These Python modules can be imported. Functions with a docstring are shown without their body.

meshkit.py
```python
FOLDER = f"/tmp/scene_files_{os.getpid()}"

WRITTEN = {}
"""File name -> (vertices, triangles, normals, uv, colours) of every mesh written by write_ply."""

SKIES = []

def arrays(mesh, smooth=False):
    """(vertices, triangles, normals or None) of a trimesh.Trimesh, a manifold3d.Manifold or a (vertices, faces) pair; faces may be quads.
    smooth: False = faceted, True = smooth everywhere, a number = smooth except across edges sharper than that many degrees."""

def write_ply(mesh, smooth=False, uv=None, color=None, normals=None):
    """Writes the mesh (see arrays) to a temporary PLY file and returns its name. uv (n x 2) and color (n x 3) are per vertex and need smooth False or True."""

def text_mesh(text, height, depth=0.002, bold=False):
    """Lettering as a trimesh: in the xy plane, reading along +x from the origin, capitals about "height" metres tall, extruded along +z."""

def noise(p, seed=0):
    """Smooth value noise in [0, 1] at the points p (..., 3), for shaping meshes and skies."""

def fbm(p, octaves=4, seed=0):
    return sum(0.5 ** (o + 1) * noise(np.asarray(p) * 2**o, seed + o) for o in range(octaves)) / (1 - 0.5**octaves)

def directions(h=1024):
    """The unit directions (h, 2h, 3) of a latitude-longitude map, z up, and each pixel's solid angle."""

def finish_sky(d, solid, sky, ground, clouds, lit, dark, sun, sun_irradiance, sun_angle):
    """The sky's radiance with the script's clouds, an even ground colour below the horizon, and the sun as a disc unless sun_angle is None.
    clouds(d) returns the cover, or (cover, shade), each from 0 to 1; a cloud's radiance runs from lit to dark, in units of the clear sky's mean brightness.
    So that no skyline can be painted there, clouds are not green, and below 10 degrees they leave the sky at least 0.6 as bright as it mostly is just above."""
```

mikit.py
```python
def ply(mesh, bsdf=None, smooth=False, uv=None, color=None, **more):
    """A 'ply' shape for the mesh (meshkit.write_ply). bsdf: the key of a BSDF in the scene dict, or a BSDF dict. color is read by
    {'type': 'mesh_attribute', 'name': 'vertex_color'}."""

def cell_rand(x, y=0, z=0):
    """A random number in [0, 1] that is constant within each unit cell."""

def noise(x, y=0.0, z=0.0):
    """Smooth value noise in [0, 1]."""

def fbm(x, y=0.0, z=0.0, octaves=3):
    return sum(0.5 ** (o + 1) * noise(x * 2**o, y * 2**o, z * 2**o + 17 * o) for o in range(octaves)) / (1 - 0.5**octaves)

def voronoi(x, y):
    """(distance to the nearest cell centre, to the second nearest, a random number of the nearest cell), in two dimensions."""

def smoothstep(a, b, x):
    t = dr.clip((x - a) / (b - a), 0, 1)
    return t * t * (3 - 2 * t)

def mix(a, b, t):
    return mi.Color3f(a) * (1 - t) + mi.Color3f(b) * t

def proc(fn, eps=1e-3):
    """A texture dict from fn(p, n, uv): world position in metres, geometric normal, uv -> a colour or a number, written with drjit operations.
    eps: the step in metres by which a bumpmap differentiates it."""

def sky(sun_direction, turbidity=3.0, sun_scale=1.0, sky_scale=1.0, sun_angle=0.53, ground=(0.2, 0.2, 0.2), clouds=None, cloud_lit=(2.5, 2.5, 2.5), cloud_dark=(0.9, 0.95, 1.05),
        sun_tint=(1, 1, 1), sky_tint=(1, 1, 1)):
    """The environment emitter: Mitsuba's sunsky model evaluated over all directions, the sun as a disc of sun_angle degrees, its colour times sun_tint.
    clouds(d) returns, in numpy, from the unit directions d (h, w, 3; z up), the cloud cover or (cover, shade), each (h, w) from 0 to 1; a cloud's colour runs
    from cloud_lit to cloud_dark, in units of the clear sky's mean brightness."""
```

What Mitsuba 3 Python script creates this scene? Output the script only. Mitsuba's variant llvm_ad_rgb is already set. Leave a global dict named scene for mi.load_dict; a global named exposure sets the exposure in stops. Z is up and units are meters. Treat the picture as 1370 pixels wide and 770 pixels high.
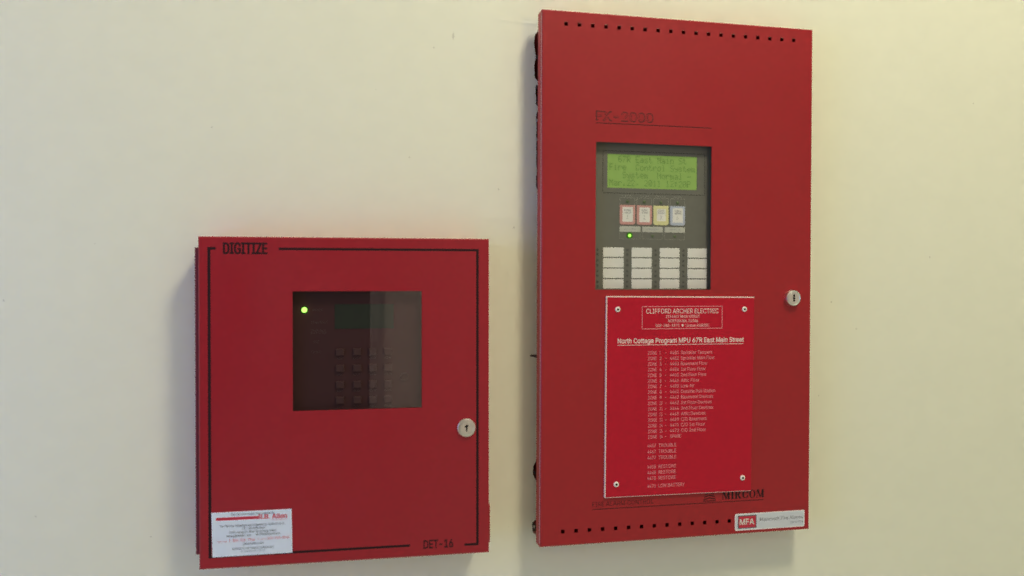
import math, random
import numpy as np
import trimesh
import manifold3d as m3
from shapely.geometry import Polygon, Point, box as sbox
from shapely.ops import unary_union
import drjit as dr
import mitsuba as mi
import mikit, meshkit

random.seed(7)
rng = np.random.default_rng(7)
T = mi.ScalarTransform4f
scene, labels = {}, {}

# ------------------------------------------------------------------ camera, light, exposure
exposure = 0.08
YAW, PITCH, ROLL = 0.2026, -0.0108, 0.0038
EYE = np.array([-0.2376, -1.0189, 0.3299])
FWD = np.array([math.sin(YAW) * math.cos(PITCH), math.cos(YAW) * math.cos(PITCH), math.sin(PITCH)])
SIDE = np.array([math.cos(YAW), -math.sin(YAW), 0.0])
UP = math.cos(ROLL) * np.cross(SIDE, FWD) - math.sin(ROLL) * SIDE
CAM = dict(origin=EYE.tolist(), target=(EYE + FWD).tolist(), up=UP.tolist())
scene['camera'] = {'type': 'thinlens', 'aperture_radius': 0.0011, 'focus_distance': 5.0, 'fov': 63.82, 'fov_axis': 'x', 'near_clip': 0.01, 'far_clip': 50.0,
                   'to_world': T().look_at(**CAM)}
LAMP_R = 0.18
LAMPS = (((0.47, -1.00, 1.88), (56.0, 52.6, 37.0)),)
WINDOW_L = (0.16, 0.50, 2.35)
scene['room_light'] = {'type': 'constant', 'radiance': {'type': 'rgb', 'value': [0.394, 0.440, 0.308]}}

# ------------------------------------------------------------------ materials (each once)


def rgb(*c):
    return {'type': 'rgb', 'value': list(c)}


def mat(name, color, rough=0.5, spec=0.5, metallic=0.0, bump=None, bump_scale=1.0, twosided=True):
    b = {'type': 'principled', 'base_color': color if isinstance(color, dict) else rgb(*color), 'roughness': rough, 'metallic': metallic}
    if not metallic:
        b['specular'] = spec
    if bump is not None:
        b = {'type': 'bumpmap', 'arbitrary': bump, 'scale': bump_scale, 'bsdf': b}
    scene[name] = {'type': 'twosided', 'bsdf': b} if twosided else b
    return name


def wall_color(p, n, uv):
    x, z = p.x, p.z
    big = mikit.fbm(x * 2.1 + 5, z * 2.6 + 3, 0.0, 3)
    fine = mikit.fbm(x * 55, z * 70, 2.0, 3)
    c = mi.Color3f(0.80, 0.775, 0.66) * (0.98 + 0.04 * big) * (0.985 + 0.03 * fine)
    # old filler showing through beside the tall cabinet, a scuff and a few fly specks
    def spot(a, b, ra, rb):
        return mikit.smoothstep(1.0, 0.35, dr.sqrt(dr.square((x - a) / ra) + dr.square((z - b) / rb)))
    patch = mikit.smoothstep(0.016, 0.004, dr.abs(x + 0.006)) * mikit.smoothstep(-0.02, 0.01, z) * mikit.smoothstep(0.665, 0.652, z)
    c = mikit.mix(c, mi.Color3f(0.72, 0.71, 0.66), 0.75 * patch)
    mark = spot(-0.104, 0.632, 0.0022, 0.006) * 0.28 + spot(-0.026, 0.395, 0.002, 0.002) * 0.3 + spot(0.42, 0.30, 0.0018, 0.0018) * 0.35
    sp = mikit.voronoi(x * 7.3, z * 7.3)
    mark = mark + 0.30 * mikit.smoothstep(0.011, 0.004, sp[0]) * mikit.smoothstep(0.6, 0.75, sp[2])
    return mikit.mix(c, mi.Color3f(0.22, 0.18, 0.13), dr.clip(mark, 0, 1))


def wall_relief(p, n, uv):
    x, z = p.x, p.z
    h = 0.00013 * mikit.fbm(x * 170, z * 190, 1.0, 3) + 0.00035 * mikit.fbm(x * 9, z * 11, 4.0, 2)
    wob = 0.004 * (mikit.noise(x * 40, 3.0) - 0.5) + 0.006 * (mikit.noise(x * 9, 7.0) - 0.5)
    def ridge(x0, x1, zc, w, hgt):
        return hgt * mikit.smoothstep(w, 0.0, dr.abs(z + wob - zc)) * mikit.smoothstep(x0 - 0.012, x0 + 0.012, x) * mikit.smoothstep(x1 + 0.012, x1 - 0.012, x)
    h = h + ridge(-0.075, 0.0, 0.4066, 0.004, 0.00035) + ridge(-0.05, 0.02, 0.656, 0.0035, 0.0005)
    h = h + ridge(-0.43, -0.40, 0.381, 0.003, 0.0004) + ridge(-0.13, -0.03, 0.372, 0.004, 0.00025)
    return h


def paint_color(base, var):
    def fn(p, n, uv):
        f = mikit.fbm(p.x * 6 + 1, p.z * 6, p.y * 6, 3)
        g = mikit.noise(p.x * 300, p.z * 300, p.y * 300)
        return mi.Color3f(*base) * (1 - var / 2 + var * f) * (0.97 + 0.06 * g)
    return fn


def handled(p, n, uv):
    # where hands and cloths have rubbed the enamel it is a little duller
    return 0.31 + 0.12 * mikit.smoothstep(0.35, 0.75, mikit.fbm(p.x * 7 + 4, p.z * 4 + 2, p.y * 5, 4))


def paint_relief(p, n, uv):
    return 0.00004 * mikit.fbm(p.x * 420, p.z * 420, p.y * 420, 2)


mat('cream_wall_paint', mikit.proc(wall_color), 0.6, 0.35, bump=mikit.proc(wall_relief, 4e-4))
mat('red_enamel', mikit.proc(paint_color((0.338, 0.012, 0.019), 0.10)), mikit.proc(handled), 0.42, bump=mikit.proc(paint_relief, 4e-4))
mat('crimson_enamel', mikit.proc(paint_color((0.318, 0.008, 0.020), 0.10)), mikit.proc(handled), 0.5, bump=mikit.proc(paint_relief, 4e-4))
mat('hinge_shaded_red', (0.17, 0.014, 0.030), 0.5, 0.35)  # darker red with the shade on the box side put into it
mat('highlight_pink', mikit.proc(paint_color((0.46, 0.24, 0.26), 0.6)), 0.6, 0.3)  # pale pink for the painted highlight on the door lip
mat('old_plaster', mikit.proc(paint_color((0.62, 0.60, 0.55), 0.3)), 0.9, 0.2)
mat('cavity_dark', (0.09, 0.07, 0.07), 0.9, 0.2)
mat('black_print', (0.024, 0.004, 0.007), 0.6, 0.22)
mat('dark_red_print', (0.07, 0.005, 0.008), 0.5, 0.4)
mat('faded_print', (0.060, 0.006, 0.009), 0.6, 0.25)
mat('module_grey', mikit.proc(paint_color((0.125, 0.122, 0.105), 0.15)), 0.45, 0.5)
mat('module_edge', (0.07, 0.068, 0.06), 0.5, 0.4)
mat('module_line', (0.22, 0.215, 0.19), 0.5, 0.4)
mat('lcd_ink', (0.125, 0.215, 0.055), 0.5, 0.3)
mat('lcd_glass', (0.175, 0.245, 0.070), 0.35, 0.4)
mat('label_white', (0.67, 0.64, 0.61), 0.55, 0.4)
mat('tab_grey', (0.42, 0.41, 0.37), 0.55, 0.4)
mat('button_red', (0.50, 0.26, 0.24), 0.45, 0.4)
mat('button_yellow', (0.60, 0.56, 0.30), 0.45, 0.4)
mat('button_blue', (0.38, 0.41, 0.50), 0.45, 0.4)
mat('button_print', (0.26, 0.25, 0.27), 0.6, 0.3)
mat('plaque_red', mikit.proc(paint_color((0.48, 0.005, 0.025), 0.06)), 0.40, 0.28)
mat('plaque_core', (0.78, 0.60, 0.59), 0.5, 0.4)
mat('plaque_engraving', (0.80, 0.50, 0.50), 0.6, 0.3)
mat('plaque_engraving_fine', (0.74, 0.27, 0.31), 0.6, 0.3)
mat('steel', (0.82, 0.81, 0.79), 0.24, metallic=1.0)
mat('screw_white', (0.80, 0.72, 0.70), 0.35, 0.6)
mat('satin_nickel', (0.60, 0.60, 0.58), 0.5, 0.8)
mat('brushed_nickel', (0.80, 0.79, 0.78), 0.30, metallic=1.0)
mat('slot_black', (0.012, 0.011, 0.010), 0.7, 0.2)
mat('sticker_white', (0.70, 0.75, 0.90), 0.5, 0.4)
mat('sticker_silver', (0.60, 0.61, 0.69), 0.45, 0.5)
mat('sticker_rim', (0.74, 0.68, 0.72), 0.45, 0.5)
mat('sticker_ink', (0.035, 0.035, 0.06), 0.6, 0.3)
mat('sticker_grey_ink', (0.13, 0.12, 0.15), 0.6, 0.3)
mat('sticker_red', (0.52, 0.03, 0.06), 0.5, 0.4)
mat('keypad_plate', (0.185, 0.085, 0.098), 0.6, 0.3)
mat('keypad_key', (0.215, 0.12, 0.128), 0.6, 0.3)
mat('keypad_print', (0.27, 0.18, 0.18), 0.6, 0.3)
mat('keypad_lcd', (0.085, 0.125, 0.10), 0.5, 0.3)
mat('led_glow_green', (0.05, 0.16, 0.01), 0.5, 0.3)  # green of the lit lamps and the glow painted around them
mat('led_off', (0.09, 0.12, 0.06), 0.4, 0.4)
mat('added_strip_mid', (0.40, 0.31, 0.36), 0.6, 0.3)  # tone of the added strip beside the dark panel
mat('added_panel_dark', (0.055, 0.035, 0.035), 0.5, 0.4)  # tone of the added dark panel across the room
mat('far_wall_paint', (0.80, 0.62, 0.65), 0.8, 0.2)
mat('white_frame', (0.75, 0.75, 0.73), 0.5, 0.4)
scene['smoked_acrylic'] = {'type': 'thindielectric', 'int_ior': 1.58,
                           'specular_transmittance': rgb(0.53, 0.49, 0.49)}

# ------------------------------------------------------------------ helpers
COUNT = {}


def turn(v, px, py, s):
    c = math.sqrt(1 - s * s)
    dx, dy = v[:, 0] - px, v[:, 1] - py
    return np.stack([px + dx * c - dy * s, py + dx * s + dy * c, v[:, 2]], -1)


def place_tall(v):
    return turn(v, 0.368, -0.034, 0.0048 / 0.368)          # its hinge side stands a little proud of the wall


def place_wide(v):
    v = v.copy()
    v[:, 0] = -0.0671 + (v[:, 0] + 0.0700) * (0.3289 / 0.3290)
    v[:, 2] = 0.3770 + (v[:, 2] - 0.3770) * (0.3743 / 0.3722)
    v = turn(v, -0.0671, -0.055, -0.0071 / 0.329)
    dx, dz, t = v[:, 0] + 0.2315, v[:, 2] - 0.1900, 0.0035   # hung a fifth of a degree off level
    v[:, 0], v[:, 2] = -0.2315 + dx * math.cos(t) - dz * math.sin(t), 0.1900 + dx * math.sin(t) + dz * math.cos(t)
    return v


PLACE = {'tall_alarm_cabinet': place_tall, 'wide_alarm_box': place_wide}


def add(key, mesh, m, smooth=False, label=None, kind=None, **more):
    """One entry of the scene; a key that is taken gets a three-digit number."""
    n = COUNT.get(key, 0)
    COUNT[key] = n + 1
    k = key if n == 0 else f'{key}_{n:03d}'
    fn = PLACE.get(key.split('__')[0])
    if fn:
        mesh = trimesh.Trimesh(fn(np.array(mesh.vertices, float)), mesh.faces, process=False)
    scene[k] = mikit.ply(mesh, m, smooth=smooth, **more)
    d = {}
    if label:
        d['label'] = label
    if kind:
        d['kind'] = kind
    if d:
        labels[k] = d
    return k


def cham(x0, x1, y0, y1, z0, z1, c=0.0006, back=False):
    """A box whose front (the -y side) has chamfered edges."""
    pts = []
    for x, sx in ((x0, 1), (x1, -1)):
        for z, sz in ((z0, 1), (z1, -1)):
            pts += [(x, y0 + c, z), (x + sx * c, y0, z + sz * c * 0), (x + sx * c, y0, z + sz * c),
                    (x, y1 - (c if back else 0), z)]
            pts += [(x + sx * c, y0 + c * 0.3, z)] if False else []
            if back:
                pts += [(x + sx * c, y1, z + sz * c)]
    pts = [p for p in pts if not (p[1] == y0 and p[2] in (z0, z1))]
    return m3.Manifold.hull_points(np.array(pts, dtype=np.float64))


def bx(x0, x1, y0, y1, z0, z1):
    return m3.Manifold.cube([x1 - x0, y1 - y0, z1 - z0]).translate([x0, y0, z0])


def tm(m):
    q = m.to_mesh()
    return trimesh.Trimesh(np.array(q.vert_properties)[:, :3], np.array(q.tri_verts), process=False)


def flat(poly, y, depth):
    """A plan drawn in x, z, as a sheet whose front lies at y and whose body goes back (+y) by depth."""
    geoms = getattr(poly, 'geoms', [poly])
    m = trimesh.util.concatenate([trimesh.creation.extrude_polygon(g, depth, engine='earcut') for g in geoms])
    v = m.vertices.copy()
    m.vertices = np.stack([v[:, 0], y + depth - v[:, 2], v[:, 1]], -1)
    return m


def text(s, x0, x1, z, h, y, bold=False, depth=0.00012, align=None):
    """Lettering on a plane facing -y: capitals h tall with their foot at z, stretched to run from x0 to x1."""
    m = meshkit.text_mesh(s, h, depth, bold)
    v = m.vertices.copy()
    a, b = v[:, 0].min(), v[:, 0].max()
    if x1 is not None:
        v[:, 0] = x0 + (v[:, 0] - a) * (x1 - x0) / (b - a)
    else:
        v[:, 0] = v[:, 0] - a + x0
    m.vertices = np.stack([v[:, 0], y - v[:, 2], v[:, 1] + z], -1)
    return m


def disc_lathe(cx, cz, y, prof, n=40):
    """A turned piece: prof is a list of (radius, distance in front of y)."""
    a = np.arange(n) * 2 * np.pi / n
    v, f = [], []
    for r, d in prof:
        v += [(cx + r * math.cos(t), y - d, cz + r * math.sin(t)) for t in a]
    for k in range(len(prof) - 1):
        for i in range(n):
            j = (i + 1) % n
            f += [(k * n + i, k * n + j, (k + 1) * n + j), (k * n + i, (k + 1) * n + j, (k + 1) * n + i)]
    v.append((cx, y - prof[-1][1], cz))
    e = len(v) - 1
    k = (len(prof) - 1) * n
    f += [(k + i, k + (i + 1) % n, e) for i in range(n)]
    return trimesh.Trimesh(np.array(v), np.array(f), process=False)


def ring_line(x0, x1, z0, z1, w, r=0.0):
    p = sbox(x0, z0, x1, z1)
    if r:
        p = p.buffer(-r).buffer(r)
    return p.difference(p.buffer(-w))


# ------------------------------------------------------------------ the wall
def ragged(z):
    """Left edge of the hole cut in the wall for the tall cabinet: crumbled where the photograph shows the dark gap."""
    n = meshkit.fbm(np.array([z * 62, 1.3, 0.0]), 3, 3)
    n2 = meshkit.noise(np.array([z * 300, 8.1, 0.0]), 5)

    def band(a, b, depth, s=0.008):
        t = min(max((z - a) / s, 0), 1) * min(max((b - z) / s, 0), 1)
        return depth * t * t * (3 - 2 * t)
    open_ = band(0.578, 0.648, 0.0058) + band(0.545, 0.580, 0.0050) + band(0.440, 0.548, 0.0036) + band(0.062, 0.110, 0.0056, 0.022) + band(0.0, 0.026, 0.0064)
    return 0.0062 - open_ * (0.62 + 0.75 * n) - 0.0008 * (n2 - 0.5) * (1 if open_ > 0.0005 else 0.2)


zs = np.arange(0.003, 0.657, 0.0012)
hole = [(ragged(z), z) for z in zs] + [(0.360, 0.6565), (0.360, 0.0035)]
WX0, WX1, WZ0, WZ1 = -2.4, 2.6, -1.1, 1.7
wall_poly = Polygon([(WX0, WZ0), (WX1, WZ0), (WX1, WZ1), (WX0, WZ1)], [hole])
add('wall', flat(wall_poly, 0.0, 0.016), 'cream_wall_paint')
labels['wall'] = {'label': 'cream painted plaster wall behind both red alarm cabinets', 'category': 'wall', 'kind': 'structure'}
# dark cavity behind the broken plaster
cav = bx(-0.03, 0.39, 0.075, 0.08, -0.03, 0.69) + bx(-0.03, -0.028, 0.017, 0.08, -0.03, 0.69)
add('wall__cavity_lining', tm(cav), 'cavity_dark')
# crumbs of broken plaster along the gap, and a nail-like crack stub half-way down
for zc, xc, r in ((0.612, 0.0030, 0.0030), (0.574, 0.0024, 0.0040), (0.552, 0.0032, 0.0028), (0.532, 0.0034, 0.0026), (0.507, 0.0034, 0.0026), (0.083, 0.0022, 0.0026), (0.014, 0.0020, 0.0020)):
    s = trimesh.creation.icosphere(subdivisions=2, radius=1.0)
    v = s.vertices * (0.7 + 0.7 * meshkit.noise(s.vertices * 1.7 + zc * 90)[:, None])
    s.vertices = v * np.array([0.4, 0.35, 0.8]) * r + np.array([xc, 0.001, zc])
    add('wall__plaster_crumb', s, 'old_plaster' if rng.random() < 0.6 else 'cavity_dark', smooth=False)
add('wall__crack', flat(Polygon([(-0.0058, 0.2326), (-0.003, 0.2316), (0.004, 0.2298), (0.0045, 0.2336), (-0.002, 0.2338)]), -0.0006, 0.002), 'cavity_dark')

# ------------------------------------------------------------------ tall cabinet (right)
R = 'tall_alarm_cabinet'
labels[R] = {'label': 'tall red alarm cabinet with green display window and engraved zone plaque', 'category': 'alarm panel'}
YR, RW, RH, LIP = -0.034, 0.368, 0.660, 0.020
add(R + '__back_box', tm(bx(0.012, 0.356, YR + LIP + 0.001, 0.07, 0.0070, 0.6530) - bx(0.013, 0.355, YR + LIP, 0.068, 0.0080, 0.6520)), 'red_enamel')
door = cham(0, RW, YR, YR + LIP, 0, RH, 0.0012) - bx(0.0012, RW - 0.0012, YR + 0.0009, YR + LIP + 0.01, 0.0012, RH - 0.0012)
cut = [bx(0.0697, 0.2250, YR - 0.01, YR + 0.008, 0.3172, 0.5010)]
for i in range(19):
    x = 0.0304 + (0.3402 - 0.0304) * i / 18
    cut.append(bx(x - 0.00235, x + 0.00235, YR - 0.01, YR + 0.008, 0.6442 - 0.0024, 0.6442 + 0.0024))
    x = 0.0291 + (0.3392 - 0.0291) * i / 18
    cut.append(bx(x - 0.00235, x + 0.00235, YR - 0.01, YR + 0.008, 0.0176 - 0.0024, 0.0176 + 0.0024))
door = door - m3.Manifold.batch_boolean(cut, m3.OpType.Add)
D = add(R + '__door', tm(door), 'red_enamel')
add(D + '__edge_highlight', tm(bx(-0.0002, 0.0001, YR + 0.0012, YR + 0.0036, 0.004, 0.655)), 'highlight_pink', label='pale painted highlight along the left edge of the door')  # pale strip painting the light caught by the lip edge
# printed on the door
e = 0.0004
add(D + '__lettering', trimesh.util.concatenate([text('FX-2000', 0.0697 + o, 0.1450 + o, 0.5278 + q, 0.0112, YR, True, 0.0001 + 0.04 * abs(o) + 0.02 * abs(q)) for o, q in ((-0.0003, 0), (0.0003, 0.0001), (0, -0.0003), (0.0001, 0.0003))]), 'dark_red_print', label='outlined model number lettering above the display window')
add(D + '__lettering', text('FX-2000', 0.0709, 0.1440, 0.5288, 0.0094, YR - 0.0001, False, 0.00005), 'red_enamel')
add(D + '__printed_rule', flat(sbox(0.0695, 0.5238, 0.2250, 0.5249), YR - 0.0001, 0.0001), 'faded_print')
add(D + '__printed_rule', flat(sbox(0.0672, 0.0424, 0.3012, 0.0434), YR - 0.0001, 0.0001), 'faded_print')
add(D + '__lettering', text('FIRE ALARM CONTROL', 0.0672, 0.1480, 0.0462, 0.0058, YR, False, 0.0001), 'faded_print')


def serif_word(x0, x1, z, h, y):
    """MIRCOM in a bold roman capital with hairline serifs, drawn as strokes."""
    from shapely import affinity
    th, tn, sf = 0.24, 0.085, 0.07
    def I(w=0.42):
        return unary_union([sbox(0.09, 0, 0.09 + th, 1), sbox(0, 0, w, sf), sbox(0, 1 - sf, w, 1)]), w
    def M():
        return unary_union([sbox(0.05, 0, 0.05 + tn, 1), sbox(0, 0, 0.2, sf), sbox(0, 1 - sf, 0.28, 1), Polygon([(0.05, 1), (0.34, 1), (0.62, 0.12), (0.5, 0.0)]),
                            Polygon([(0.5, 0), (0.62, 0.0), (0.94, 1), (0.84, 1)]), sbox(0.80, 0, 0.80 + th, 1), sbox(0.72, 0, 1.12, sf), sbox(0.80, 1 - sf, 1.12, 1)]), 1.12
    def Rr():
        bowl = affinity.scale(Point(0.42, 0.74).buffer(0.26), 1.25, 1).difference(affinity.scale(Point(0.38, 0.74).buffer(0.18), 0.85, 1)).intersection(sbox(0.33, 0.4, 1, 1))
        return unary_union([sbox(0.09, 0, 0.09 + th, 1), sbox(0, 0, 0.42, sf), sbox(0, 1 - sf, 0.5, 1), bowl, Polygon([(0.38, 0.5), (0.58, 0.5), (0.92, 0.0), (0.62, 0.0)]), sbox(0.6, 0, 0.95, sf)]), 0.95
    def O():
        return affinity.scale(Point(0.45, 0.5).buffer(0.5), 0.9, 1.0).difference(affinity.scale(Point(0.45, 0.5).buffer(0.44), 0.5, 1.0)), 0.90
    def C():
        g = O()[0].difference(sbox(0.55, 0.34, 1, 0.66))
        return unary_union([g, sbox(0.74, 0.62, 0.82, 0.98)]), 0.86
    out, x = [], 0
    for L in (M, I, Rr, C, O, M):
        g, w = L()
        out.append(affinity.translate(g, x, 0))
        x += w + 0.12
    g = unary_union(out)
    a, _, b, _ = g.bounds
    g = affinity.affine_transform(g, [(x1 - x0) / (b - a), 0, 0, h, x0, z])
    return flat(g, y - 0.0001, 0.0001)


add(D + '__lettering', serif_word(0.2427, 0.3022, 0.0460, 0.0105, YR), 'black_print')
# emblem left of the maker's name: three stacked chevrons over a bar
emb = []
for i in range(3):
    zc = 0.0462 + i * 0.0034
    emb += [Polygon([(0.2165 + i * 0.0012, zc), (0.2250, zc + 0.0022), (0.2335 - i * 0.0012, zc), (0.2335 - i * 0.0012, zc + 0.0016), (0.2250, zc + 0.0037), (0.2165 + i * 0.0012, zc + 0.0016)])]
add(D + '__emblem', flat(unary_union(emb + [sbox(0.2165, 0.0446, 0.2335, 0.0458)]), YR - 0.0001, 0.0001), 'faded_print')

# display module behind the door window
M_ = R + '__display_module'
YM = YR + 0.0095
zx = lambda x: x
mod = cham(0.060, 0.2350, YM, YM + 0.012, 0.308, 0.512, 0.0006)
mod = mod - bx(0.0880, 0.2095, YM - 0.01, YM + 0.0012, 0.4455, 0.4882)
add(M_, tm(mod), 'module_grey', label='dark grey display and indicator module seen through the door window')
add(M_ + '__display_bezel', flat(ring_line(0.0815, 0.2205, 0.4385, 0.4925, 0.0010, 0.002), YM - 0.0002, 0.0002), 'module_edge')
lcd = flat(sbox(0.0881, 0.4456, 0.2094, 0.4881), YM + 0.0008, 0.0004)
k = add(M_ + '__display_screen', lcd, 'lcd_glass', label='green backlit four line text screen')
scene[k]['emitter'] = {'type': 'area', 'radiance': rgb(0.060, 0.118, 0.022)}
GLYPH = {  # five by seven dot letters, rows from the top
    '6': '01110 10000 10000 11110 10001 10001 01110', '7': '11111 00001 00010 00100 01000 01000 01000', 'R': '11110 10001 10001 11110 10100 10010 10001',
    'E': '11111 10000 10000 11110 10000 10000 11111', 'a': '00000 00000 01110 00001 01111 10001 01111', 's': '00000 00000 01110 10000 01110 00001 11110',
    't': '01000 01000 11100 01000 01000 01001 00110', 'M': '10001 11011 10101 10101 10001 10001 10001', 'i': '00100 00000 01100 00100 00100 00100 01110',
    'n': '00000 00000 10110 11001 10001 10001 10001', 'S': '01111 10000 10000 01110 00001 00001 11110', 'F': '11111 10000 10000 11110 10000 10000 10000',
    'r': '00000 00000 10110 11001 10000 10000 10000', 'e': '00000 00000 01110 10001 11111 10000 01110', 'C': '01110 10001 10000 10000 10000 10001 01110',
    'o': '00000 00000 01110 10001 10001 10001 01110', 'l': '01100 00100 00100 00100 00100 00100 01110', 'y': '00000 00000 10001 10001 01111 00001 01110',
    'm': '00000 00000 11010 10101 10101 10101 10101', 'N': '10001 11001 10101 10011 10001 10001 10001', '-': '00000 00000 00000 11111 00000 00000 00000',
    '2': '01110 10001 00001 00010 00100 01000 11111', '0': '01110 10001 10011 10101 11001 10001 01110', '1': '00100 01100 00100 00100 00100 00100 01110',
    ':': '00000 01100 01100 00000 01100 01100 00000', ',': '00000 00000 00000 00000 01100 00100 01000', 'P': '11110 10001 10001 11110 10000 10000 10000', '.': '00000 00000 00000 00000 00000 01100 01100'}
PX, PZ = (0.2075 - 0.0905) / 120, (0.4862 - 0.4474) / 33
for row, line in enumerate(('  67R East Main St', 'Fire  Control System', '   System  Normal -', 'Mar.22, 2011 12:20P')):
    dots = []
    for i, ch in enumerate(line):
        if ch == ' ':
            continue
        for r, bits in enumerate(GLYPH[ch].split()):
            for c, bit in enumerate(bits):
                if bit == '1':
                    x = 0.0908 + (i * 6 + c) * PX
                    z = 0.4862 - (row * 8.4 + r) * PZ
                    dots.append(sbox(x, z - PZ * 0.98, x + PX * 0.98, z))
    add(M_ + '__screen_lettering', flat(unary_union(dots), YM + 0.0007, 0.0001), 'lcd_ink')
# four coloured indicator buttons with white inserts
bw = 0.0205
for i, (col, words) in enumerate((('button_red', ('FIRE', 'DRILL', '1')), ('button_red', ('FIRE', 'ALARM', '1')), ('button_yellow', ('GENERAL', 'ALARM', '2')), ('button_blue', ('SIGNAL', 'SILENCE', '3')))):
    x = 0.1045 + i * 0.02260
    shape = sbox(x, 0.3995, x + bw, 0.4242).union(sbox(x, 0.41, x + bw, 0.4242)).buffer(-0.003).buffer(0.003).union(sbox(x, 0.4142, x + bw, 0.4242))
    b = add(M_ + '__indicator_button', flat(shape, YM - 0.0008, 0.0008), col,
            label=('red edged indicator button leftmost in the row', 'red edged indicator button second in the row', 'yellow indicator button third in the row', 'blue edged indicator button rightmost in the row')[i])
    add(M_ + '__button_insert', flat(sbox(x + 0.0035, 0.4030, x + bw - 0.003, 0.4216), YM - 0.0010, 0.0003), 'label_white' if i != 2 else 'button_yellow')
    if i == 2:
        add(M_ + '__button_insert', flat(sbox(x + 0.0045, 0.4045, x + bw - 0.004, 0.4200), YM - 0.0011, 0.0002), 'label_white')
    zt = 0.4178
    add(M_ + '__button_lettering', trimesh.util.concatenate([
        text(words[0], x + 0.0062, x + bw - 0.0058, 0.4168, 0.0020, YM - 0.0012), text(words[1], x + 0.0062, x + bw - 0.0058, 0.4138, 0.0020, YM - 0.0012),
        text(words[2], x + 0.0090, x + 0.0112, 0.4070, 0.0040, YM - 0.0012)]), 'button_print')
    add(M_ + '__button_outline', flat(ring_line(x, x + bw, 0.4235, 0.4338, 0.0006, 0.002), YM - 0.0003, 0.0003), 'module_line')
    d = disc_lathe(x + bw / 2, 0.4285, YM, [(0.0022, 0.0), (0.0021, 0.0005), (0.0012, 0.0012)], 14)
    add(M_ + '__indicator_lamp', d, 'led_off', smooth=40)
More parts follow.
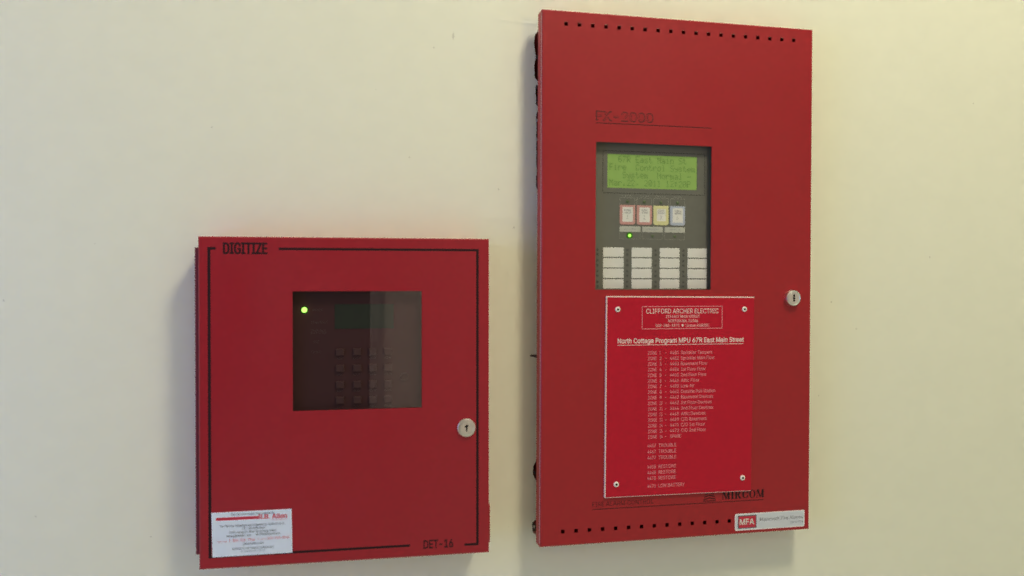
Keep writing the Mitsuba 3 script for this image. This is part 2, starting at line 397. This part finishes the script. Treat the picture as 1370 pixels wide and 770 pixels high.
for i in range(3):
    x = 0.1045 + i * 0.03030
    add(M_ + '__status_tab', flat(sbox(x, 0.3903, x + 0.0278, 0.3974), YM - 0.0005, 0.0005), 'tab_grey')
    add(M_ + '__status_lettering', text(('A.C. ON', 'SUPERVISORY', 'TROUBLE')[i], x + 0.006, x + 0.0215, 0.3928, 0.0022, YM - 0.0005), 'button_print')
    add(M_ + '__status_outline', flat(ring_line(x, x + 0.0278, 0.3812, 0.3908, 0.0005, 0.001), YM - 0.0003, 0.0003), 'module_line')
    if i:
        add(M_ + '__indicator_lamp', disc_lathe(x + 0.014, 0.3855, YM, [(0.0020, 0.0), (0.0019, 0.0005), (0.001, 0.001)], 14), 'led_off', smooth=40)
add(M_ + '__lamp_halo', disc_lathe(0.1178, 0.3856, YM, [(0.0044, 0.0), (0.0042, 0.0004)], 24), 'led_glow_green')  # green disc painting the glow around the lit lamp
k = add(M_ + '__status_lamp', disc_lathe(0.1178, 0.3856, YM - 0.0004, [(0.0020, 0.0), (0.0019, 0.0007), (0.0011, 0.0011)], 18), 'led_glow_green', smooth=60, label='lit green status lamp in the display module')
scene[k]['emitter'] = {'type': 'area', 'radiance': rgb(0.6, 1.6, 0.16)}
# sixteen blank zone labels in four columns
ply_zone = {}
for c, x in enumerate((0.0828, 0.1208, 0.1588, 0.1969)):
    for r in range(4):
        z1 = 0.3704 - r * 0.01335
        w = 0.0272 - 0.0002 * c
        z = add(M_ + '__zone_label', flat(sbox(x, z1 - 0.01185, x + w, z1), YM - 0.0004, 0.0004), 'label_white')
for c, x in enumerate((0.0755, 0.1150, 0.1533, 0.1912)):
    for r in range(4):
        z1 = 0.3704 - r * 0.01335 - 0.006
        for dz in (-0.0028, 0.0028):
            add(M_ + '__zone_lamp', disc_lathe(x, z1 + dz, YM, [(0.0016, 0.0), (0.0012, 0.0006)], 10), 'module_edge')
# a few small printed words over the buttons
for i in range(4):
    x = 0.1040 + i * 0.0226
    add(M_ + '__module_lettering', text(('FIRE', 'ACK', 'RESET', 'LAMP TEST')[i], x + 0.004, x + 0.017, 0.4350, 0.0017, YM), 'module_line')

# engraved plaque screwed on the door
P = R + '__zone_plaque'
Y0 = YR - 0.0032
core = m3.Manifold.hull_points(np.array([(x, y, z) for (x, z) in ((0.0822, 0.0574), (0.2816, 0.0562), (0.2846, 0.3082), (0.0832, 0.3092)) for y in (YR, Y0 + 0.0002)]))
add(P, tm(core), 'plaque_core', label='engraved red zone directory plaque with a pale edge and four screws')
add(P + '__face_layer', flat(Polygon([(0.0834, 0.0580), (0.2815, 0.0567), (0.2845, 0.3068), (0.0844, 0.3078)]), Y0, 0.0004), 'plaque_red')
add(P + '__heading_frame', flat(ring_line(0.1302, 0.2398, 0.2676, 0.2964, 0.0007), Y0 - 0.0001, 0.0001), 'plaque_engraving_fine')
tx = lambda s, a, b, z, h, m, bold=False: add(P + '__lettering', text(s, a, b, z, h, Y0, bold), m)
tx('CLIFFORD ARCHER ELECTRIC', 0.1358, 0.2342, 0.2872, 0.0060, 'plaque_core', False)
tx('275 EAST MAIN STREET', 0.1622, 0.2082, 0.2815, 0.0036, 'plaque_engraving')
tx('NORTON MA. 02766', 0.1652, 0.2060, 0.2760, 0.0036, 'plaque_engraving')
tx('508-285-5975', 0.1484, 0.1806, 0.2702, 0.0036, 'plaque_engraving')
star = Polygon([(0.1852 + (0.0022 if i % 2 == 0 else 0.0010) * math.sin(i * math.pi / 5), 0.2720 + (0.0022 if i % 2 == 0 else 0.0010) * math.cos(i * math.pi / 5)) for i in range(10)])
add(P + '__star', flat(star, Y0 - 0.0001, 0.0001), 'plaque_core')
tx('License A15885C', 0.1895, 0.2212, 0.2702, 0.0036, 'plaque_engraving')
tx('North Cottage Program MPU 67R East Main Street', 0.0982, 0.2700, 0.2502, 0.0059, 'plaque_core', True)
add(P + '__underline', flat(sbox(0.0980, 0.2474, 0.2696, 0.2480), Y0 - 0.0001, 0.0001), 'plaque_core')
ZN = (('4481', 'Sprinkler Tampers', .2262), ('4482', 'Sprinkler Main Flow', .2290), ('4483', 'Basement Flow', .2190), ('4484', '1st Floor Flow', .2165), ('4465', '2nd Floor Flow', .2178), ('4466', 'Attic Flow', .2080),
      ('4488', 'Low Air', .2015), ('4461', 'Outside Pull Station', .2305), ('4462', 'Basement Devices', .2272), ('4463', '1st Floor Devices', .2255), ('4464', '2nd Floor Devices', .2275),
      ('4465', 'Attic Devices', .2172), ('4469', 'C/O Basement', .2190), ('4471', 'C/O 1st Floor', .2165), ('4472', 'C/O 2nd Floor', .2180))
for i in range(16):
    z = 0.2355 - i * 0.00708
    xo = 0.0008 * i / 15
    parts = [text('ZONE', 0.1384 + xo, 0.1502 + xo, z, 0.0043, Y0), text(str(i + 1), 0.1540 + xo, 0.1555 + xo if i == 0 else (0.1566 + xo if i < 9 else 0.1578 + xo), z, 0.0043, Y0), text('-', 0.1612 + xo, 0.1632 + xo, z, 0.0043, Y0)]
    if i < 15:
        n, s, xe = ZN[i]
        parts += [text(n, 0.1680 + xo, 0.1800 + xo, z, 0.0043, Y0), text(s, 0.1830 + xo, xe, z, 0.0043, Y0)]
    else:
        parts += [text('SPARE', 0.1680 + xo, 0.1828 + xo, z, 0.0043, Y0)]
    add(P + '__lettering', trimesh.util.concatenate(parts), 'plaque_engraving_fine')
for n, s, xe, z in (('4457', 'TROUBLE', .1772, .1182), ('4467', 'TROUBLE', .1772, .1106), ('4477', 'TROUBLE', .1772, .1030), ('4458', 'RESTORE', .1770, .0914), ('4468', 'RESTORE', .1768, .0843), ('4478', 'RESTORE', .1768, .0770), ('4470', 'LOW BATTERY', .1888, .0672)):
    add(P + '__lettering', trimesh.util.concatenate([text(n, 0.1386, 0.1498, z, 0.0044, Y0), text(s, 0.1534, xe, z, 0.0044, Y0)]), 'plaque_engraving_fine')
for (x, z), lab in zip(((0.0981, 0.2926), (0.2706, 0.2922), (0.2695, 0.0737), (0.0972, 0.0738)), ('top left', 'top right', 'bottom right', 'bottom left')):
    a = rng.random() * 1.5
    s = disc_lathe(x, z, Y0, [(0.0034, 0.0), (0.0034, 0.0006), (0.0027, 0.0013), (0.0015, 0.0014), (0.0013, 0.0006)], 24)
    sl = unary_union([Polygon([(x + u * math.cos(a) - v * math.sin(a), z + u * math.sin(a) + v * math.cos(a)) for u, v in q]) for q in (((-.0013, -.0004), (.0013, -.0004), (.0013, .0004), (-.0013, .0004)), ((-.0004, -.0013), (.0004, -.0013), (.0004, .0013), (-.0004, .0013)))])
    add(P + '__screw', s, 'screw_white', smooth=40)
    add(P + '__screw_slot', flat(sl.union(Point(x, z).buffer(0.0012)), Y0 - 0.00150, 0.0003), 'slot_black')

# key lock
K = R + '__door_lock'
add(K, disc_lathe(0.3394, 0.3066, YR, [(0.0105, 0.0), (0.0105, 0.0050), (0.0098, 0.0062), (0.0088, 0.0066), (0.0082, 0.0060)], 48), 'brushed_nickel', smooth=35, label='round nickel key lock on the tall cabinet door')
add(K + '__lock_cylinder', disc_lathe(0.3394, 0.3066, YR - 0.0058, [(0.0078, 0.0), (0.0076, 0.0006)], 40), 'steel', smooth=35)
add(K + '__keyhole', flat(sbox(0.3387, 0.3022, 0.3405, 0.3110).buffer(0.0004), YR - 0.00646, 0.0003), 'slot_black')

# service sticker, lower right
S = R + '__installer_sticker'
Ys = YR - 0.0003
sp = sbox(0.2608, 0.0042, 0.3610, 0.0262)
add(S, flat(sp.buffer(-0.002).buffer(0.002), Ys, 0.0003), 'sticker_rim', label='silver sticker with a red square and lettering at the bottom right of the door')
add(S + '__silver_face', flat(sp.buffer(-0.0028).buffer(0.0014), Ys - 0.0001, 0.0001), 'sticker_silver')
add(S + '__red_square', flat(sbox(0.2654, 0.0072, 0.2908, 0.0232).buffer(0.0006), Ys - 0.0002, 0.0001), 'sticker_grey_ink')
add(S + '__red_square', flat(sbox(0.2660, 0.0078, 0.2902, 0.0226), Ys - 0.0003, 0.0001), 'sticker_red')
add(S + '__lettering', text('MFA', 0.2675, 0.2878, 0.0118, 0.0074, Ys - 0.0003, True), 'label_white')
add(S + '__lettering', text('Mammoth Fire Alarms', 0.2960, 0.3590, 0.0150, 0.0046, Ys - 0.0001), 'sticker_grey_ink')
add(S + '__lettering', text('978-934-9130', 0.3405, 0.3585, 0.0098, 0.0024, Ys - 0.0001), 'sticker_grey_ink')

# ------------------------------------------------------------------ smaller box (left)
L = 'wide_alarm_box'
labels[L] = {'label': 'smaller nearly square crimson alarm box with smoked window and black border line', 'category': 'alarm panel'}
YL, X0, X1, Z0, Z1 = -0.055, -0.3990, -0.0700, 0.0048, 0.3770
LL = 0.016
add(L + '__back_box', tm(cham(-0.3984, -0.0745, YL + LL + 0.0006, 0.004, 0.010, 0.3764, 0.001) - bx(-0.3964, -0.0765, YL + LL - 0.01, -0.004, 0.012, 0.3744)), 'crimson_enamel')
ldoor = cham(X0, X1, YL, YL + LL, Z0, Z1, 0.0013) - bx(X0 + .0018, X1 - .0018, YL + 0.0018, YL + LL + 0.01, Z0 + .0018, Z1 - .0018)
WX = (-0.2968, -0.1497, 0.1793, 0.3156)
ldoor = ldoor - bx(WX[0], WX[1], YL - 0.01, YL + 0.008, WX[2], WX[3])
D2 = add(L + '__door', tm(ldoor), 'crimson_enamel')
add(L + '__hinge', tm(cham(-0.4046, -0.3975, YL + 0.010, YL + 0.018, 0.0185, 0.3650, 0.0015, True)), 'hinge_shaded_red', label='hinge strip along the left edge of the door')
add(L + '__side_latch', tm(cham(-0.0700, -0.0678, YL + 0.006, YL + 0.014, 0.0150, 0.0600, 0.0008, True)), 'crimson_enamel')
bl = lambda x0, z0, x1, z1: add(D2 + '__border_line', flat(sbox(x0, z0, x1, z1), YL - 0.0001, 0.0001), 'black_print')
bl(-0.3890, 0.0172, -0.3858, 0.3652)
bl(-0.3858, 0.3622, -0.3800, 0.3652)
bl(-0.3118, 0.3622, -0.0824, 0.3650)
bl(-0.0854, 0.0145, -0.0824, 0.3622)
bl(-0.0995, 0.0145, -0.0854, 0.0172)
bl(-0.3858, 0.0172, -0.1640, 0.0199)
add(D2 + '__lettering', trimesh.util.concatenate([text('DIGITIZE', -0.3720 + o, -0.3245 + o, 0.3578, 0.0124, YL, True, 0.0001 + abs(o) * 0.05) for o in (-0.0004, 0, 0.0004)]), 'black_print', label='tall narrow black maker name at the top left of the door')
add(D2 + '__lettering', text('DET-16', -0.1480, -0.1130, 0.0140, 0.0095, YL, True), 'black_print')
# smoked window and keypad behind it
pv = np.array([(WX[0] - .004, YL + .0030, WX[2] - .004), (WX[1] + .004, YL + .0030, WX[2] - .004), (WX[1] + .004, YL + .0030, WX[3] + .004), (WX[0] - .004, YL + .0030, WX[3] + .004)])
add(L + '__window_pane', trimesh.Trimesh(pv, np.array([[0, 1, 2], [0, 2, 3]]), process=False), 'smoked_acrylic', label='smoked square window pane in the door')
KP = L + '__keypad_panel'
YK = YL + 0.010
add(KP, tm(bx(-0.312, -0.135, YK, YK + 0.003, 0.165, 0.331)), 'keypad_plate')
add(KP + '__display_screen', flat(sbox(-0.2500, 0.2720, -0.1820, 0.3005), YK - 0.0006, 0.0006), 'keypad_lcd')
for r, z in enumerate((0.2450, 0.2262, 0.2072, 0.1890)):
    for c, x in enumerate((-0.2441, -0.2244, -0.2066, -0.1888)):
        add(KP + '__key', tm(cham(x - 0.0048, x + 0.0048, YK - 0.003, YK, z - 0.0043, z + 0.0043, 0.0008)), 'keypad_key')
    add(KP + '__key_lettering', trimesh.util.concatenate([text(w, x - 0.004, x + 0.004, z - 0.0085, 0.0020, YK) for w, x in zip(('ABC', 'DEF', 'GHI', 'CLR'), (-0.2441, -0.2244, -0.2066, -0.1888))]), 'keypad_print')
add(KP + '__buzzer', disc_lathe(-0.1696, 0.2148, YK, [(0.0050, 0.0), (0.0048, 0.002), (0.0034, 0.0024), (0.0030, 0.0012)], 28), 'keypad_key', smooth=40)
for z, a, b, w in ((0.2926, -0.2750, -0.2640, 'POWER'), (0.2785, -0.2770, -0.2580, 'TRANSMIT'), (0.2690, -0.2770, -0.2600, 'TROUBLE'), (0.2660, -0.2770, -0.2590, 'BATTERY'), (0.2560, -0.2740, -0.2680, 'AC'), (0.2440, -0.2770, -0.2660, 'TEST')):
    add(KP + '__lettering', text(w, a, b, z, 0.0026, YK), 'keypad_print')
add(KP + '__lamp_halo', disc_lathe(-0.2842, 0.2940, YK, [(0.0046, 0.0), (0.0044, 0.0004)], 24), 'led_glow_green')  # halo of the lamp, painted as a flat green disc
k = add(KP + '__status_lamp', disc_lathe(-0.2842, 0.2940, YK - 0.0004, [(0.0032, 0.0), (0.0031, 0.0012), (0.0018, 0.0022)], 20), 'led_glow_green', smooth=60, label='lit green status lamp behind the smoked window')
scene[k]['emitter'] = {'type': 'area', 'radiance': rgb(1.7, 3.6, 0.6)}
# lock
K2 = L + '__door_lock'
add(K2, disc_lathe(-0.0971, 0.1543, YL, [(0.0110, 0.0), (0.0110, 0.0020), (0.0100, 0.0032), (0.0074, 0.0034), (0.0072, 0.0029)], 48), 'brushed_nickel', smooth=25, label='round nickel key lock on the crimson door')
add(K2 + '__lock_cylinder', disc_lathe(-0.0971, 0.1543, YL - 0.0026, [(0.0068, 0.0), (0.0066, 0.0006)], 36), 'steel', smooth=35)
kh = sbox(-0.0977, 0.1508, -0.0965, 0.1582).union(Polygon([(-0.0992, 0.1552), (-0.0954, 0.1560), (-0.0954, 0.1572), (-0.0992, 0.1564)]))
add(K2 + '__keyhole', flat(kh.buffer(0.0003), YL - 0.0034, 0.0002), 'slot_black')
# white service sticker, lower left
S2 = L + '__service_sticker'
Y2 = YL - 0.0004
add(S2, flat(Polygon([(-0.3848, 0.0181), (-0.2975, 0.0184), (-0.2984, 0.0684), (-0.3858, 0.0680)]), Y2, 0.0003), 'sticker_white', label='white printed service sticker at the lower left of the crimson door')
t2 = lambda s, a, b, z, h, m='sticker_ink', bold=False: add(S2 + '__lettering', text(s, a, b, z, h, Y2, bold, 0.0001), m)
t2('This Fire Alarm System Was Installed By:', -0.3650, -0.3170, 0.0640, 0.0022, bold=True)
add(S2 + '__red_bar', flat(sbox(-0.3808, 0.0588, -0.3350, 0.0622), Y2 - 0.0001, 0.0001), 'sticker_red')
for o in (-0.0002, 0.0002):
    t2('R.B. Allen', -0.3346 + o, -0.3033 + o, 0.0586, 0.0050, 'sticker_red', True)
t2('Fire Alarms', -0.3195, -0.3040, 0.0562, 0.0016, 'sticker_red')
t2('For Service, Upgrades and Inspections Contact Us At:', -0.3765, -0.3060, 0.0512, 0.0026, bold=True)
t2('131 Lafayette Road', -0.3525, -0.3278, 0.0476, 0.0026, bold=True)
t2('North Hampton, New Hampshire 03862', -0.3665, -0.3150, 0.0438, 0.0024, bold=True)
t2('testing@rballen.com', -0.3700, -0.3430, 0.0398, 0.0026, bold=True)
t2('service@rballen.com', -0.3382, -0.3110, 0.0402, 0.0026, bold=True)
t2('Toll Free', -0.3808, -0.3690, 0.0340, 0.0022, 'sticker_red')
t2('1-800-258-7264', -0.3670, -0.3388, 0.0343, 0.0032, 'sticker_red', True)
t2('Phone #', -0.3362, -0.3262, 0.0350, 0.0020, 'sticker_red')
t2('603-964-8140', -0.3250, -0.3005, 0.0350, 0.0030, 'sticker_red', True)
t2('www.rballen.com', -0.3520, -0.3296, 0.0302, 0.0028, bold=True)
t2('LICENSES NH 246C MAS 8687C MAINE 1299', -0.3632, -0.3180, 0.0252, 0.0024, bold=True)
t2('24 HR EMERGENCY SERVICE', -0.3540, -0.3275, 0.0220, 0.0018)

# ------------------------------------------------------------------ what lights the wall (outside the frame)
for i, (pos, power) in enumerate(LAMPS):
    name = 'ceiling_lamp' if i == 0 else f'ceiling_lamp_{i:03d}'
    scene[name + '__globe'] = {'type': 'sphere', 'center': list(pos), 'radius': LAMP_R, 'bsdf': {'type': 'ref', 'id': 'white_frame'},
                               'emitter': {'type': 'area', 'radiance': rgb(*power)}}
    cap = trimesh.creation.cylinder(0.10, 0.06, sections=32)
    cap.apply_translation([pos[0], pos[1], pos[2] + LAMP_R + 0.02])
    add(name + '__mount', cap, 'white_frame', smooth=30)
    labels[name] = {'label': 'large round white globe lamp above and in front of the tall cabinet', 'category': 'lamp'}
# a daylit window far to the left
WT = T().look_at(origin=[-1.6, -0.80, 0.25], target=[-0.2, 0.0, 0.2], up=[0, 0, 1])
pane = trimesh.Trimesh(np.array([(-0.45, -0.55, 0), (0.45, -0.55, 0), (0.45, 0.55, 0), (-0.45, 0.55, 0)], float), np.array([[0, 1, 2], [0, 2, 3]]), process=False)
k = add('side_window__pane', pane, 'white_frame', to_world=WT)
scene[k]['emitter'] = {'type': 'area', 'radiance': rgb(*WINDOW_L)}
fr = m3.Manifold.cube([1.04, 1.24, 0.05]).translate([-0.52, -0.62, -0.03]) - m3.Manifold.cube([0.90, 1.10, 0.2]).translate([-0.45, -0.55, -0.1])
add('side_window__frame', tm(fr), 'white_frame', to_world=WT)
labels['side_window'] = {'label': 'white framed daylit window well to the left of the cabinets', 'category': 'window'}
# pale wall across the room, which the smoked window mirrors in its right half
add('far_wall', tm(bx(-3.0, 3.5, -3.65, -3.55, -1.1, 2.6)), 'far_wall_paint')
labels['far_wall'] = {'label': 'pale wall across the room opposite the cabinets', 'category': 'wall', 'kind': 'structure'}
add('added_dark_panel', tm(cham(-1.25, -0.25, 3.53, 3.57, -1.1, 1.1, 0.004)).apply_transform(np.diag([1, -1, 1, 1.0])), 'added_panel_dark')  # added dark panel standing in for the viewer mirrored in the smoked window
add('added_dark_panel__panel_knob', disc_lathe(-1.17, 0.0, 3.53, [(0.028, 0.0), (0.028, 0.01), (0.012, 0.015), (0.012, 0.05)], 24).apply_transform(np.diag([1, -1, 1, 1.0])), 'steel', smooth=35)  # added with the panel, outside the mirrored area
add('added_dark_panel__mid_tone_strip', tm(bx(-0.248, -0.17, -3.549, -3.52, -1.1, 1.15)), 'added_strip_mid')  # added mid-tone strip, softens the dark edge mirrored in the smoked window
labels['added_dark_panel'] = {'label': 'added dark panel across the room for the smoked window to mirror', 'category': 'door'}
